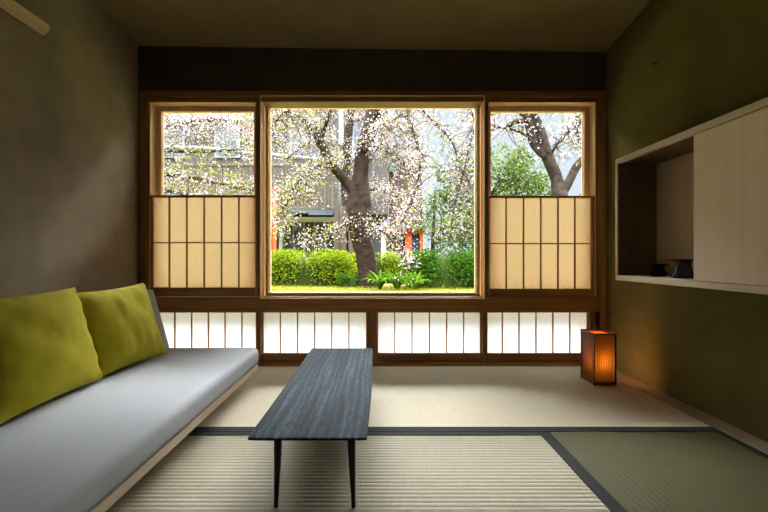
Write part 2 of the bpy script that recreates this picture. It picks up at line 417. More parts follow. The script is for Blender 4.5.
# ============================================================ TABLE
TX0, TX1, TY0, TY1, TH = -.507, -.042, 1.553, 3.08, .30
table = thing('low_table', 'long low dark blue-black stained wooden table on thin black legs', 'table', ((TX0+TX1)/2, (TY0+TY1)/2, 0))
def table_mat():
    m = mat('blue_black_grain', (.02, .03, .04), .5, .08); b = m.node_tree.nodes['Principled BSDF']
    n1 = N(m, 'ShaderNodeTexNoise'); n1.inputs['Scale'].default_value = 1; n1.inputs['Detail'].default_value = 7; n1.inputs['Roughness'].default_value = .7
    L(m, coords(m, (110, 17, 20)), n1.inputs['Vector'])
    wv = N(m, 'ShaderNodeTexWave', wave_type='BANDS', bands_direction='X'); wv.inputs['Scale'].default_value = 9; wv.inputs['Distortion'].default_value = 7
    wv.inputs['Detail'].default_value = 4; wv.inputs['Detail Scale'].default_value = 1.2
    L(m, coords(m, (1.0, .12, 1)), wv.inputs['Vector'])
    mx = N(m, 'ShaderNodeMix', data_type='FLOAT'); mx.inputs[0].default_value = .08
    n2 = N(m, 'ShaderNodeTexNoise'); n2.inputs['Scale'].default_value = 1; n2.inputs['Detail'].default_value = 3
    L(m, coords(m, (16, .9, 20)), n2.inputs['Vector'])
    m2 = N(m, 'ShaderNodeMix', data_type='FLOAT'); m2.inputs[0].default_value = .45
    L(m, n1.outputs['Fac'], m2.inputs[2]); L(m, n2.outputs['Fac'], m2.inputs[3]); L(m, m2.outputs[0], mx.inputs[2]); L(m, wv.outputs['Fac'], mx.inputs[3])
    L(m, ramp(m, mx.outputs[0], [(.36, (.003, .008, .014)), (.5, (.016, .038, .060)), (.66, (.09, .145, .20))]), b.inputs['Base Color'])
    bp = N(m, 'ShaderNodeBump'); bp.inputs['Strength'].default_value = .5; bp.inputs['Distance'].default_value = .0015
    L(m, mx.outputs[0], bp.inputs['Height']); L(m, bp.outputs['Normal'], b.inputs['Normal'])
    return m
tm = table_mat()
tb = MB(); prof_top = []; steps = 24
for i in range(steps+1):
    y = TY0+(TY1-TY0)*i/steps
    prof_top.append(y)
ys = [TY0, TY0+.012, TY0+.03, TY0+.06]+[TY0+.06+(TY1-TY0-.12)*i/16 for i in range(1, 16)]+[TY1-.06, TY1-.03, TY1-.012, TY1]
def tz(y):
    e = min(y-TY0, TY1-y); return TH-(.003*(1-e/.03)**2 if e < .03 else 0)
def tbz(y):
    e = min(y-TY0, TY1-y); return tz(y)-.010-(.018*min(1, e/.05))
secs = []
for y in ys:
    k = len(tb.v)
    xw0 = TX0+.004*math.sin((y-TY0)/(TY1-TY0)*math.pi); xw1 = TX1+.010*math.sin((y-TY0)/(TY1-TY0)*math.pi)
    tb.v += [(xw0, y, tz(y)), (xw1, y, tz(y)), (xw1-.002, y, tz(y)-.009), (xw1-.03, y, tbz(y)), (xw0+.03, y, tbz(y)), (xw0+.002, y, tz(y)-.009)]
    secs.append(k)
for a, b_ in zip(secs, secs[1:]):
    for q in range(6): tb.face([a+q, a+(q+1) % 6, b_+(q+1) % 6, b_+q])
tb.face([secs[0]+q for q in range(6)][::-1]); tb.face([secs[-1]+q for q in range(6)])
o = tb.build('table_top', tm, table, .002)
bm = bmesh.new(); bm.from_mesh(o.data); bmesh.ops.recalc_face_normals(bm, faces=bm.faces); bm.to_mesh(o.data); bm.free()
for (lx, ly, s) in ((-.408, 1.60, 1), (-.098, 1.60, -1), (-.408, 3.0, 1), (-.098, 3.0, -1)):
    prof = [(0.0, .008), (.02, .0085), (.12, .012), (.22, .0155), (TH-.028, .0165)]
    g = MB(); g.tube([(lx+s*(.0 + (r-.008)*1.0), ly, z) for z, r in prof], [r for z, r in prof], 16)
    g.build('leg', black_leg, table, 0, True)
ap = MB(); ap.box(TX0+.07, TX1-.055, 1.64, 2.96, TH-.045, TH-.027)
ap.build('under_rail', black_leg, table, .002)

# ============================================================ LANTERN
LX0, LX1, LY0, LY1, LH = 1.678, 1.856, 3.11, 3.315, .404
lan = thing('floor_lantern', 'dark wooden lattice floor lantern glowing orange in the corner below the cabinet', 'lantern', ((LX0+LX1)/2, (LY0+LY1)/2, 0))
lw = wood('lantern_wood', (.12, .055, .022), (.18, .09, .04), 'Z', .5)
f = MB(); t = .013
for x in (LX0, LX1-t):
    for y in (LY0, LY1-t): f.box(x, x+t, y, y+t, 0, LH)
for z0, z1 in ((.004, .03), (LH-.014, LH)):
    f.box(LX0+t, LX1-t, LY0, LY0+t, z0, z1); f.box(LX0+t, LX1-t, LY1-t, LY1, z0, z1)
    f.box(LX0, LX0+t, LY0+t, LY1-t, z0, z1); f.box(LX1-t, LX1, LY0+t, LY1-t, z0, z1)
f.build('lantern_frame', lw, lan, .0015)
f = MB(); f.box(LX0+t, LX1-t, LY0+t, LY1-t, .004, .016); f.box(LX1-t+.002, LX1-.003, LY0+t, LY1-t, .03, .115); f.build('base_spill_board', lw, lan)  # base, plus a hidden side board added to block light spilling on the floor
def grille(face):
    g = MB(); bw, st = (.005, .026) if face == 'R' else (.0065, .019)
    if face in 'FB':
        y = LY0+.003 if face == 'F' else LY1-.009
        n = int((LX1-LX0-2*t)/st)
        for i in range(1, n+1): x = LX0+t+(LX1-LX0-2*t)*i/(n+1); g.box(x-bw/2, x+bw/2, y, y+.004, .03, LH-.014)
        nz = int((LH-.05)/st)
        for i in range(1, nz+1): z = .03+(LH-.044)*i/(nz+1); g.box(LX0+t, LX1-t, y+.003, y+.007, z-bw/2, z+bw/2)
    else:
        x = LX0+.003 if face == 'L' else LX1-.009
        n = int((LY1-LY0-2*t)/st)
        for i in range(1, n+1): y = LY0+t+(LY1-LY0-2*t)*i/(n+1); g.box(x, x+.004, y-bw/2, y+bw/2, .03, LH-.014)
        nz = int((LH-.05)/st)
        for i in range(1, nz+1): z = .03+(LH-.044)*i/(nz+1); g.box(x+.003, x+.007, LY0+t, LY1-t, z-bw/2, z+bw/2)
    g.build('lattice_panel', lw, lan)
for q in 'FBLR': grille(q)
f = MB(); e = .0115
a0, a1, b0, b1 = LX0+e, LX1-e, LY0+e, LY1-e
f.quad((a0, b0, .02), (a1, b0, .02), (a1, b0, LH-.016), (a0, b0, LH-.016)); f.quad((a0, b1, .02), (a1, b1, .02), (a1, b1, LH-.016), (a0, b1, LH-.016))
f.quad((a0, b0, .02), (a0, b1, .02), (a0, b1, LH-.016), (a0, b0, LH-.016))
f.build('lamp_shade', lamp_paper, lan)
f = MB(); f.quad((a0, b0, LH-.016), (a1, b0, LH-.016), (a1, b1, LH-.016), (a0, b1, LH-.016)); f.build('shade_top', lamp_top, lan)

bulb_m = mat('bulb_glow', (1, .6, .2)); bb = bulb_m.node_tree.nodes['Principled BSDF']
bb.inputs['Emission Color'].default_value = (1, .55, .18, 1); bb.inputs['Emission Strength'].default_value = 30
BZ = .145
MB().lathe([(.006, -.03), (.012, -.02), (.018, 0), (.012, .014), (.003, .019)], 1.768, 3.19, BZ, 16).build('bulb', bulb_m, lan, 0, True)
MB().lathe([(.02, .0), (.02, .06), (.012, .065), (.012, BZ-.03-.016)], 1.768, 3.19, .016, 16).build('bulb_holder', black_leg, lan)
ld = bpy.data.lights.new('lantern_light', 'POINT'); ld.energy = 6; ld.color = (1, .5, .16); ld.shadow_soft_size = .025
lo = bpy.data.objects.new('lantern_light', ld); COL.objects.link(lo); lo.location = (1.768, 3.19, BZ+.03)

# ============================================================ WALL CABINET
CXF, CXB, CYF, CYN, CZ0, CZ1, ct = 1.78, XR-.001, 3.0, 1.15, .828, 1.732, .036
cab = thing('wall_cabinet', 'pale wood wall cabinet with an open bay and sliding door on olive wall', 'cabinet', (CXB, (CYF+CYN)/2, CZ0))
c_ = MB()
c_.box(CXF, CXB, CYN, CYF, CZ0, CZ0+ct); c_.box(CXF, CXB, CYN, CYF, CZ1-ct, CZ1)
c_.box(CXF, CXB, CYF-.016, CYF, CZ0+ct, CZ1-ct); c_.box(CXF, CXF+.012, CYF-.022, CYF-.016, CZ0+ct, CZ1-ct); c_.box(CXF, CXB, CYN, CYN+.022, CZ0+ct, CZ1-ct)
c_.build('carcass', pale_y, cab, .002)
MB().box(CXF+.012, CXB-.014, CYF-.022, CYF-.016, CZ0+ct, CZ1-ct).build('shaded_lining', shaded_in, cab)
MB().box(CXF+.03, CXB-.014, 2.272, CYF-.022, CZ1-ct-.004, CZ1-ct).build('shaded_lining', shaded_in, cab)
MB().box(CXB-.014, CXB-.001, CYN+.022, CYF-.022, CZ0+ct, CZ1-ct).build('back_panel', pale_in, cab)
MB().box(CXF+.03, CXB-.014, 2.255, 2.27, CZ0+ct, CZ1-ct).build('divider', pale_z, cab)
MB().box(CXF+.012, CXF+.028, 1.18, 2.272, CZ0+ct+.003, CZ1-ct-.006).build('sliding_door', pale_z, cab, .002)

def stand(loc, s, prof, label):
    o = MB().lathe([(r*s, z*s) for r, z in prof], 0, 0, 0, 48).build('flared_vase', vase_m, None, 0, True)
    o.location = loc; return tag(o, label, 'vase')
pr = [(.064, 0), (.068, .006), (.063, .022), (.051, .05), (.042, .075), (.040, .096), (.048, .107), (.075, .112), (.103, .1165), (.107, .120), (.103, .1225), (.05, .118), (.03, .112)]
stand((1.955, 2.56, CZ0+ct), 1.0, pr, 'larger dark blue flared vase half hidden by the cabinet door')
pr2 = [(.050, 0), (.054, .005), (.048, .022), (.038, .045), (.033, .062), (.036, .07), (.058, .078), (.061, .083), (.057, .087), (.03, .08)]
stand((1.985, 2.83, CZ0+ct), 1.0, pr2, 'smaller dark blue flared vase standing alone in the open cabinet bay')

# small hook on the right wall, hanging rail on the left wall
p = P(656.5, 63.5, 2.09*F/278.5)
h = MB(); h.lathe([(.012, 0), (.012, .003), (.006, .005), (.005, .02), (.009, .022), (.009, .027)], 0, 0, 0, 16)
o = h.build('wall_hook', hook_m); o.rotation_euler = (0, -math.pi/2, 0); o.location = (XR, p.y, p.z)
tag(o, 'tiny dark hook high on the olive wall above the cabinet', 'hook')
rx, ry = -2.115, 2.55; rz = FH+226*ry/F
rail = thing('picture_rail', 'pale wooden rail with a groove, high on the grey-brown wall', 'rail', (rx, ry, rz))
g = MB(); hw = .022
g.box(rx-hw, rx+hw, .6, ry, rz-.006, rz+.036)
g.box(rx-hw, rx-.006, .6, ry, rz-.03, rz-.006); g.box(rx+.012, rx+hw, .6, ry-.012, rz-.022, rz-.006)
g.build('rail_bar', rail_wood, rail, .002)
for y in (.9, 1.85):
    MB().box(XL, rx-hw, y-.02, y+.02, rz-.01, rz+.03).build('bracket', rail_wood, rail, .002)

# ============================================================ GARDEN
GZ = .35
def gz(x, y):
    t = min(1, max(0, (y-4.2)/2.6)); t = t*t*(3-2*t)
    return -.15+(GZ+.15)*t+.025*noise.noise(Vector((x*.7, y*.7, 0)))
g = MB(); xs = [-30+60*i/80 for i in range(81)]; yy = [3.86]+[4+i*.35 for i in range(20)]+[11+i*2.2 for i in range(24)]
for y in yy:
    for x in xs: g.v.append((x, y, gz(x, y)))
for j in range(len(yy)-1):
    for i in range(80): a = j*81+i; g.face([a, a+1, a+82, a+81])
struct(g.build('ground', soil, None, 0, True), 'sunlit garden ground outside the windows', 'ground')
g = MB(); g.box(-30, 30, -25, 3.86, -.5, -.16); struct(g.build('ground_under_house', soil), 'ground beneath the house', 'ground')

def rv(s=1): return Vector((random.gauss(0, s), random.gauss(0, s), random.gauss(0, s)))
def leafquad(mb, p, size, asp=1.6, nrm=None, bend=.25):
    n = (nrm+rv(.5)) if nrm is not None else rv()
    if n.length < 1e-4: n = Vector((0, 0, 1))
    n.normalize(); a = n.cross(rv()); 
    if a.length < 1e-4: a = n.orthogonal()
    a.normalize(); b = n.cross(a)
    h = size*.5; w = h/asp
    k = len(mb.v)
    mb.v += [tuple(p-a*h), tuple(p+b*w+n*h*bend), tuple(p+a*h), tuple(p-b*w+n*h*bend)]
    mb.face([k, k+1, k+2]); mb.face([k, k+2, k+3])

def hedge(name, label, x0, x1, y0, y1, z1, m, n, size=.06, cat='hedge', lump=.05):
    cx, cy = (x0+x1)/2, (y0+y1)/2; z0 = gz(cx, cy)
    t = thing(name, label, cat, (cx, cy, z0))
    rx_, ry_, rz_ = (x1-x0)/2, (y1-y0)/2, (z1-z0)
    def surf(th, ph, k=1.0):
        c_, s_ = math.cos(ph), math.sin(ph)
        sg = lambda v, e: math.copysign(abs(v)**e, v)
        d = Vector((sg(c_, .45)*sg(math.cos(th), .55), sg(c_, .45)*sg(math.sin(th), .55), sg(s_, .5)))
        q = Vector((cx+rx_*d.x*k, cy+ry_*d.y*k, z0+rz_*d.z*k))
        l = 1+lump*noise.noise(q*2.3)
        return Vector((cx+(q.x-cx)*l, cy+(q.y-cy)*l, max(z0+.01, z0+(q.z-z0)*l))), d
    mb = MB()
    for i in range(n):
        th = random.uniform(0, 2*math.pi); ph = math.asin(random.uniform(0, 1))
        p, d = surf(th, ph, random.uniform(.82, 1.06))
        leafquad(mb, p, size*random.uniform(.6, 1.3), 1.7, d*.9+Vector((0, 0, .5)))
    mb.build('foliage', m, t)
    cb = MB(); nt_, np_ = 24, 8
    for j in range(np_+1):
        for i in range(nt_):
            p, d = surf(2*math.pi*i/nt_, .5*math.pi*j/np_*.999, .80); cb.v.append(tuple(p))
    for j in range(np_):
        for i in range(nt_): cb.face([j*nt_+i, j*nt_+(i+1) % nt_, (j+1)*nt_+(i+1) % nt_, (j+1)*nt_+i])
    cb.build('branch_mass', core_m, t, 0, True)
    return t
def pxd(px, d): return (px-CX)*d/F
struct(MB().box(-9, 9, 3.86, 6.3, -.3, -.09).build('ground_bounce_strip', noisy('pale_bounce', (.42, .40, .36), (.62, .60, .55), (60, 60, 60), .95, .05)), 'unseen pale gravel strip added under the windows to bounce daylight indoors', 'ground')  # unseen pale strip, added to bounce daylight onto reveals and ceiling
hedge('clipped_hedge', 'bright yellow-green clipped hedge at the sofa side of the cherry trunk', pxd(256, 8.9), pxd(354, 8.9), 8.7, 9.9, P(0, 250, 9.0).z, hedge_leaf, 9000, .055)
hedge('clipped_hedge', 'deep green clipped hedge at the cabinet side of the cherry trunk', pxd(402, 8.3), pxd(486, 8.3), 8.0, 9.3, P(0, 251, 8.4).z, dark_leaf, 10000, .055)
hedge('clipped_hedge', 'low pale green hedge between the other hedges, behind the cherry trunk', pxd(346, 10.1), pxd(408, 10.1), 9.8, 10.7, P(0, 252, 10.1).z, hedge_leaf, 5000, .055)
hedge('low_shrub', 'small dark green shrub at the foot of the cherry trunk', pxd(338, 8.6), pxd(368, 8.6), 8.4, 8.9, P(0, 275, 8.6).z, dark_leaf, 1500, .05, 'shrub', .25)

def strap_plant(px, d, h, n, label):
    c0 = P(px, 280, d); c0.z = gz(c0.x, c0.y)
    mb = MB()
    for i in range(n):
        th = random.uniform(0, 2*math.pi); ln = h*random.uniform(.8, 1.3); w = .028*random.uniform(.8, 1.3)
        dr = Vector((math.cos(th), math.sin(th), 0)); sd = Vector((-dr.y, dr.x, 0)); prev = None; st = random.uniform(.5, 1.1)
        for k in range(7):
            u = k/6; p = c0+dr*(.02+ln*.75*u*st)+Vector((0, 0, ln*(1.25*u-.95*u*u*st)))
            ww = w*math.sin(math.pi*(.12+.86*u))
            kk = len(mb.v); mb.v += [tuple(p-sd*ww+Vector((0, 0, ww*.4))), tuple(p), tuple(p+sd*ww+Vector((0, 0, ww*.4)))]
            if prev is not None:
                mb.face([prev, prev+1, kk+1, kk]); mb.face([prev+1, prev+2, kk+2, kk+1])
            prev = kk
    o = mb.build('strap_leaved_plant', strap_leaf); o.location = (0, 0, 0)
    return tag(o, label, 'plant')
gb = MB()
for i in range(9000):
    y = random.uniform(6.6, 9.0); x = random.uniform(pxd(255, y), pxd(490, y)); z = gz(x, y); h_ = random.uniform(.02, .07); a = random.uniform(0, 6.28)
    k = len(gb.v); gb.v += [(x-.006*math.cos(a), y-.006*math.sin(a), z-.01), (x+.006*math.cos(a), y+.006*math.sin(a), z-.01), (x+random.gauss(0, .02), y+random.gauss(0, .02), z+h_)]; gb.face([k, k+1, k+2])
tag(gb.build('grass', spring_leaf), 'sparse short grass in front of the hedges', 'grass', kind='stuff')
strap_plant(380, 7.8, .46, 44, 'arching strap-leaved plant growing right beside the cherry trunk')
strap_plant(397, 7.75, .46, 44, 'middle one of three arching strap-leaved plants below the green hedge')
strap_plant(414, 7.7, .42, 40, 'arching strap-leaved plant third out from the trunk, below the green hedge')

# ---- trees
def poly(pts, d):
    out = []
    for q in pts: out.append(P(q[0], q[1], q[2] if len(q) > 2 else d))
    return out
def smooth_path(pts, rad, n=5):
    """Catmull-Rom"""
    P_, R_ = [], []
    for i in range(len(pts)-1):
        p0 = pts[max(0, i-1)]; p1 = pts[i]; p2 = pts[i+1]; p3 = pts[min(len(pts)-1, i+2)]
        for k in range(n):
            t = k/n
            P_.append(.5*((2*p1)+(p2-p0)*t+(2*p0-5*p1+4*p2-p3)*t*t+(3*p1-p0-3*p2+p3)*t**3)); R_.append(rad[i]*(1-t)+rad[i+1]*t)
    P_.append(pts[-1]); R_.append(rad[-1]); return P_, R_
def limb(mb, pts, widths, d, n=12, jit=.12):
    w = [wd*.5*d/F for wd in widths]
    a, b = smooth_path(poly(pts, d), w); mb.tube(a, b, n, jit); return a
DENS = 1.9
def sprays(branch, twigs, flowers, leaves, count, reach, per, leaf_ratio, sag=.3, clump=.075, fs=.036):
    """twigs off a branch path, each carrying a clump of flowers"""
    for _ in range(int(count*DENS)):
        i = random.randrange(len(branch)); p = branch[i]
        q = p+rv(reach)*1.0; q.z -= abs(random.gauss(0, reach*sag))
        mid = (p+q)/2+rv(reach*.2); twigs.tube([p, mid, q], [.008, .006, .003], 3, 0, False)
        for _ in range(random.randint(per//2, per)):
            u = random.random(); c0 = (mid.lerp(q, u) if random.random() < .7 else p.lerp(mid, u))+rv(clump)
            if random.random() < leaf_ratio: leafquad(leaves, c0, random.uniform(.04, .075), 1.9)
            else: leafquad(flowers, c0, fs*random.uniform(.7, 1.4), 1.1)
def finish_tree(t, tr, tw, fl, lf, bark_):
    tr.build('trunk', bark_, t, 0, True)
    tw.build('twigs', twig_m, t)
    fl.build('blossom', petal, t)
    if lf.v: lf.build('leaves', spring_leaf, t)

# old cherry in the middle of the picture window
d = 8.5
base = P(366, 284, d); base.z = gz(base.x, d)
t = thing('cherry_tree', 'old blossoming cherry tree with thick dark trunk behind the picture window', 'tree', base)
tr, tw, fl, lf = MB(), MB(), MB(), MB()
limb(tr, [(368, 292), (368, 280), (367, 268), (365, 252), (361, 235), (359, 218), (359, 203), (360, 190), (361, 176), (362, 162), (364, 147), (369.5, 130), (374.5, 108), (379, 88), (385, 55), (394, 15)],
     [22, 20, 19, 20, 21.5, 23, 24, 20, 16, 15, 15, 15, 14, 13, 11, 7], d, 16, .22)
limb(tr, [(358, 200), (351, 188), (343, 178), (335, 169), (328, 157), (322.5, 146), (317, 135), (312.5, 126)], [14, 11, 9.5, 9, 9, 9, 8, 6], d, 12, .22)
sb = limb(tr, [(321, 143), (323.5, 131), (327.5, 119), (332, 108), (338, 85)], [5, 4.5, 4, 3.5, 3], d, 8)
ktr = P(362, 148, d-.16); tr.lathe([(.02, -.05), (.075, -.03), (.085, 0), (.06, .035), (.01, .05)], ktr.x, ktr.y, ktr.z, 14)
LIMBS = []
for pts, ws in [
    ([(313, 128), (300, 118, 8.2), (285, 112, 7.8), (268, 106, 7.5), (250, 100, 7.4)], [4, 3, 2.5, 2, 1]),
    ([(335, 95), (315, 98, 8.0), (295, 105, 7.6), (275, 122, 7.3), (262, 150, 7.2)], [4, 3, 2.5, 2, 1]),
    ([(333, 160), (315, 168, 8.0), (300, 180, 7.7), (288, 200, 7.5), (276, 222, 7.4)], [4, 3, 2, 2, 1]),
    ([(384, 85), (400, 100, 8.2), (412, 128, 7.9), (420, 160, 7.7), (414, 195, 7.6), (400, 225, 7.5)], [5, 4, 3, 2, 2, 1]),
    ([(388, 60), (420, 75, 8), (450, 90, 7.7), (478, 110, 7.5)], [5, 4, 3, 2]),
    ([(386, 72), (405, 92, 8.6), (430, 118, 8.8), (452, 142, 8.8), (462, 180, 8.7)], [4, 3, 2, 2, 1]),
    ([(364, 146), (385, 150, 8.2), (400, 160, 8), (412, 172, 7.9)], [4, 3, 2, 1]),
    ([(360, 218), (372, 226, 8.1), (384, 232, 7.9), (394, 243, 7.7), (400, 254, 7.6), (408, 262, 7.5)], [4, 3, 2.5, 2, 2, 1]),
    ([(357, 212), (340, 228, 8.1), (322, 236, 7.9), (304, 239, 7.8)], [3, 2, 1.5, 1]),
    ([(380, 90), (396, 92, 8.2), (408, 108, 8.0), (380, 128, 7.7)], [3, 2, 2, 1]),
    ([(396, 20), (430, 40, 8), (462, 70, 7.6), (470, 110, 7.4)], [4, 3, 2, 1])]:
    LIMBS.append(limb(tr, pts, ws, d, 6, 0))
for i, (cnt, reach, per, lr) in enumerate([(70, .22, 26, .25), (90, .24, 26, .22), (80, .26, 24, .35), (70, .26, 24, .15), (45, .26, 12, .2), (80, .3, 16, .2), (60, .22, 24, .1), (30, .15, 20, .15), (26, .12, 20, .25), (60, .24, 22, .12), (45, .26, 12, .15)]):
    sprays(LIMBS[i], tw, fl, lf, cnt, reach, per, lr)
sprays(sb, tw, fl, lf, 14, .2, 16, .1)
for q, cnt in (([(478, 100), (472, 130), (465, 165), (455, 205), (450, 232)], 60), ([(462, 170), (470, 185), (478, 205), (484, 225)], 40)):
    sprays(limb(tr, q, [2, 1.5, 1.2, 1, .8][:len(q)], 8.3, 6, 0), tw, fl, lf, cnt, .3, 16, .12)
finish_tree(t, tr, tw, fl, lf, bark)

# slimmer pale-barked cherry behind it
d = 12.6; base = P(346, 270, d); base.z = gz(base.x, d)
t = thing('cherry_tree', 'slimmer pale-barked cherry tree standing just behind the old trunk', 'tree', base)
tr, tw, fl, lf = MB(), MB(), MB(), MB()
a = limb(tr, [(349, 275), (349, 240), (347, 205), (345, 180), (347, 150), (350, 120), (355, 90), (362, 50)], [11, 10, 10, 9, 9, 8, 7, 4], d, 12, .2)
L2 = [limb(tr, q, [3, 2.5, 2, 1], d, 6, 0) for q in ([(347, 150), (330, 140, 12.2), (310, 142, 12), (285, 160, 11.8)], [(350, 122), (375, 118, 12.2), (400, 128, 12), (425, 160, 11.8)], [(346, 190), (375, 190, 12.3), (400, 198, 12), (424, 214, 11.8)], [(352, 105), (330, 95, 12.4), (305, 100, 12), (280, 120, 11.8)])]
for q in L2: sprays(q, tw, fl, lf, 75, .3, 24, .15)
finish_tree(t, tr, tw, fl, lf, bark_g)

# forked cherry in the right-hand window
d = 7.0; base = P(572, 300, d); base.z = gz(base.x, d)
t = thing('cherry_tree', 'forked rough cherry tree seen through the window by the olive wall', 'tree', base)
tr, tw, fl, lf = MB(), MB(), MB(), MB()
limb(tr, [(574, 306), (568, 270), (563, 235), (560, 205), (559, 192), (556, 178), (550, 163), (545, 148), (540, 132), (534, 115), (528, 96)], [24, 22, 19, 17, 15, 12, 11, 11, 10, 9, 7], d, 14, .3)
limb(tr, [(548, 158), (540, 152), (534, 143), (531, 130), (527, 118), (520, 108)], [7, 8, 8, 9, 9, 6], d, 12, .3)
limb(tr, [(533, 124), (523, 121), (514, 122), (507, 127)], [7, 6, 6, 4], d, 10, .3)
limb(tr, [(560, 194), (567, 185), (573, 174), (578, 165), (586, 157), (600, 146)], [12, 9, 8, 8, 8, 6], d, 12, .3)
R1 = limb(tr, [(533, 140), (520, 132), (505, 128), (488, 124), (470, 112)], [3, 2.5, 2, 2, 1.5], d, 6, 0)
R2_ = limb(tr, [(552, 152), (562, 138), (574, 127), (586, 118), (605, 100)], [3, 3, 2.5, 2, 1.5], d, 6, 0)
R3 = limb(tr, [(586, 157), (579, 143), (577, 125), (576, 108)], [2, 2, 1.5, 1], d, 6, 0)
R4 = limb(tr, [(528, 100), (510, 100, 7.4), (492, 106, 7.8), (476, 120, 8)], [4, 3, 2, 1], d, 6, 0)
R5 = limb(tr, [(530, 98), (555, 95, 7.4), (580, 105, 7.8), (592, 125, 8)], [4, 3, 2, 1], d, 6, 0)
for q, cnt in ((R1, 28), (R2_, 30), (R3, 14), (R4, 44), (R5, 50)): sprays(q, tw, fl, lf, cnt, .24, 12, .12)
finish_tree(t, tr, tw, fl, lf, bark_g)

# cherry whose trunk stands behind the left wall corner, limbs crossing the left window
d = 9.0; base = P(120, 280, d); base.z = gz(base.x, d)
t = thing('cherry_tree', 'spreading cherry tree whose branches fill the window by the grey-brown wall', 'tree', base)
tr, tw, fl, lf = MB(), MB(), MB(), MB()
limb(tr, [(120, 292), (121, 255), (119, 220), (122, 185), (130, 150), (136, 110), (145, 60)], [26, 22, 20, 18, 15, 12, 8], d, 14, .25)
LL = [limb(tr, q, [6, 4, 3, 2, 1.5], d, 6, 0) for q in (
    [(130, 150), (160, 130, 8.8), (190, 122, 8.6), (220, 120, 8.5), (252, 122, 8.4)],
    [(122, 185), (160, 175, 8.6), (195, 178, 8.4), (225, 185, 8.3), (258, 192, 8.2)],
    [(136, 112), (165, 108, 9), (200, 106, 9.2), (230, 108, 9.4), (262, 118, 9.5)],
    [(126, 168), (160, 152, 9.2), (195, 152, 9.3), (230, 150, 9.4), (268, 150, 9.4)],
    [(120, 200), (155, 190, 8.8), (190, 196, 8.6), (225, 206, 8.5), (270, 214, 8.5)])]
for q, cnt, per, lr in zip(LL, (110, 80, 110, 60, 80), (26, 22, 24, 20, 22), (.08, .35, .08, .5, .25)): sprays(q, tw, fl, lf, cnt, .25, per, lr)
finish_tree(t, tr, tw, fl, lf, bark)

# leafy trees on the right
def leaf_tree(label, stem, ws, d, blobs, n, size, m):
    base = P(stem[0][0], stem[0][1], d); base.z = gz(base.x, d)
    t = thing('leafy_tree', label, 'tree', base); tr = MB(); limb(tr, stem, ws, d, 8, .1)
    mb = MB(); top = P(stem[-1][0], stem[-1][1], d)
    for (px, py, r, dd, k) in blobs:
        c0 = P(px, py, dd); rr = r*dd/F
        tr.tube([top.lerp(P(stem[-2][0], stem[-2][1], d), .5), (top+c0)/2+rv(.08), c0], [.03, .02, .006], 5, 0, False)
        for i in range(int(n*k)):
            v = rv(); v.normalize(); p = c0+v*rr*(random.random()**.45)
            p += v*rr*.25*noise.noise(p*3)
            leafquad(mb, p, size*random.uniform(.6, 1.3), 1.9)
    tr.build('trunk', bark_g, t, 0, True); mb.build('foliage', m, t)
leaf_tree('light green leafy tree spreading behind the post beside the picture window', [(478, 282), (480, 250), (484, 215), (488, 190)], [9, 8, 7, 5], 9.8,
          [(470, 170, 26, 9.6, 1), (458, 190, 24, 9.5, .9), (500, 170, 26, 9.6, 1.3), (520, 180, 22, 9.5, 1.3), (540, 186, 18, 9.4, 1), (500, 200, 28, 9.6, 1), (470, 215, 24, 9.7, 1), (462, 238, 18, 9.6, .8), (445, 200, 16, 9.8, .5), (520, 160, 14, 9.7, .6), (440, 172, 12, 9.8, .25)], 620, .085, tree_leaf)
leaf_tree('thin-stemmed young tree behind the deep green hedge', [(433, 262), (433, 240), (434, 220), (435, 190)], [4, 4, 3, 2], 11.5,
          [(432, 205, 14, 11.5, .4), (425, 225, 14, 11.4, .5), (444, 228, 16, 11.6, .8), (440, 245, 14, 11.5, .6)], 600, .085, tree_leaf)

# ============================================================ BUILDINGS ACROSS THE GARDEN
hw0 = noisy('house_wall', (.028, .027, .026), (.05, .048, .046), (1.5, 1.5, 1.5), .9, .1)
slate = noisy('slate_blue', (.04, .05, .064), (.065, .076, .092), (1, 1, 1), .8, .2)
slatm = wood('weathered_slats', (.038, .03, .02), (.085, .068, .047), 'Z', .8, 8)
darkd = noisy('dark_shutter', (.010, .013, .016), (.022, .026, .031), (1, 1, 8), .5, .3)
pipe_m = mat('pipe_grey', (.10, .12, .15), .5)
whitep = mat('white_paint', (.30, .31, .33), .6)
verm = mat('vermilion', (.40, .06, .012), .5)
brownp = wood('brown_planks', (.022, .013, .010), (.045, .028, .022), 'Z', .8, 8)
navy = mat('navy_cloth', (.012, .02, .05), .9)
teal = mat('teal_panel', (.02, .07, .09), .6)
rooft = mat('grey_roof', (.07, .066, .066), .8)
d = 15.0
def wx(px, d): return (px-CX)*d/F
def wz(py, d): return FH-(py-CY)*d/F
g0 = GZ-.03
hs = thing('timber_house', 'grey two-storey house with slatted balcony across the garden behind the cherry trunk', 'building', (wx(260, d), d+2, g0))
MB().box(wx(60, d), wx(388, d), d, d+2.6, wz(214, d), wz(20, d)).build('upper_wall', hw0, hs)
MB().box(wx(60, d), wx(384, d), d+.6, d+2.6, g0, wz(214, d)).build('lower_wall', darkd, hs)
for a, b_ in ((160, 185), (215, 240), (290, 320), (352, 378)):
    f_ = MB().box(wx(a, d), wx(b_, d), d-.05, d, wz(158, d), wz(118, d)).build('window', pipe_m, hs)
    MB().box(wx(a+2, d), wx(b_-2, d), d-.06, d-.045, wz(156, d), wz(120, d)).build('window_pane', slate, f_)
b = MB(); x = wx(178, d-.9)
while x < wx(342, d-.9):
    b.box(x, x+.085, d-.93, d-.90, wz(208, d-.9), wz(165, d-.9)); x += .135
b.box(wx(176, d-.9), wx(344, d-.9), d-.96, d-.88, wz(166, d-.9), wz(163.5, d-.9)); b.box(wx(176, d-.9), wx(344, d-.9), d-.96, d-.88, wz(209, d-.9), wz(206, d-.9))
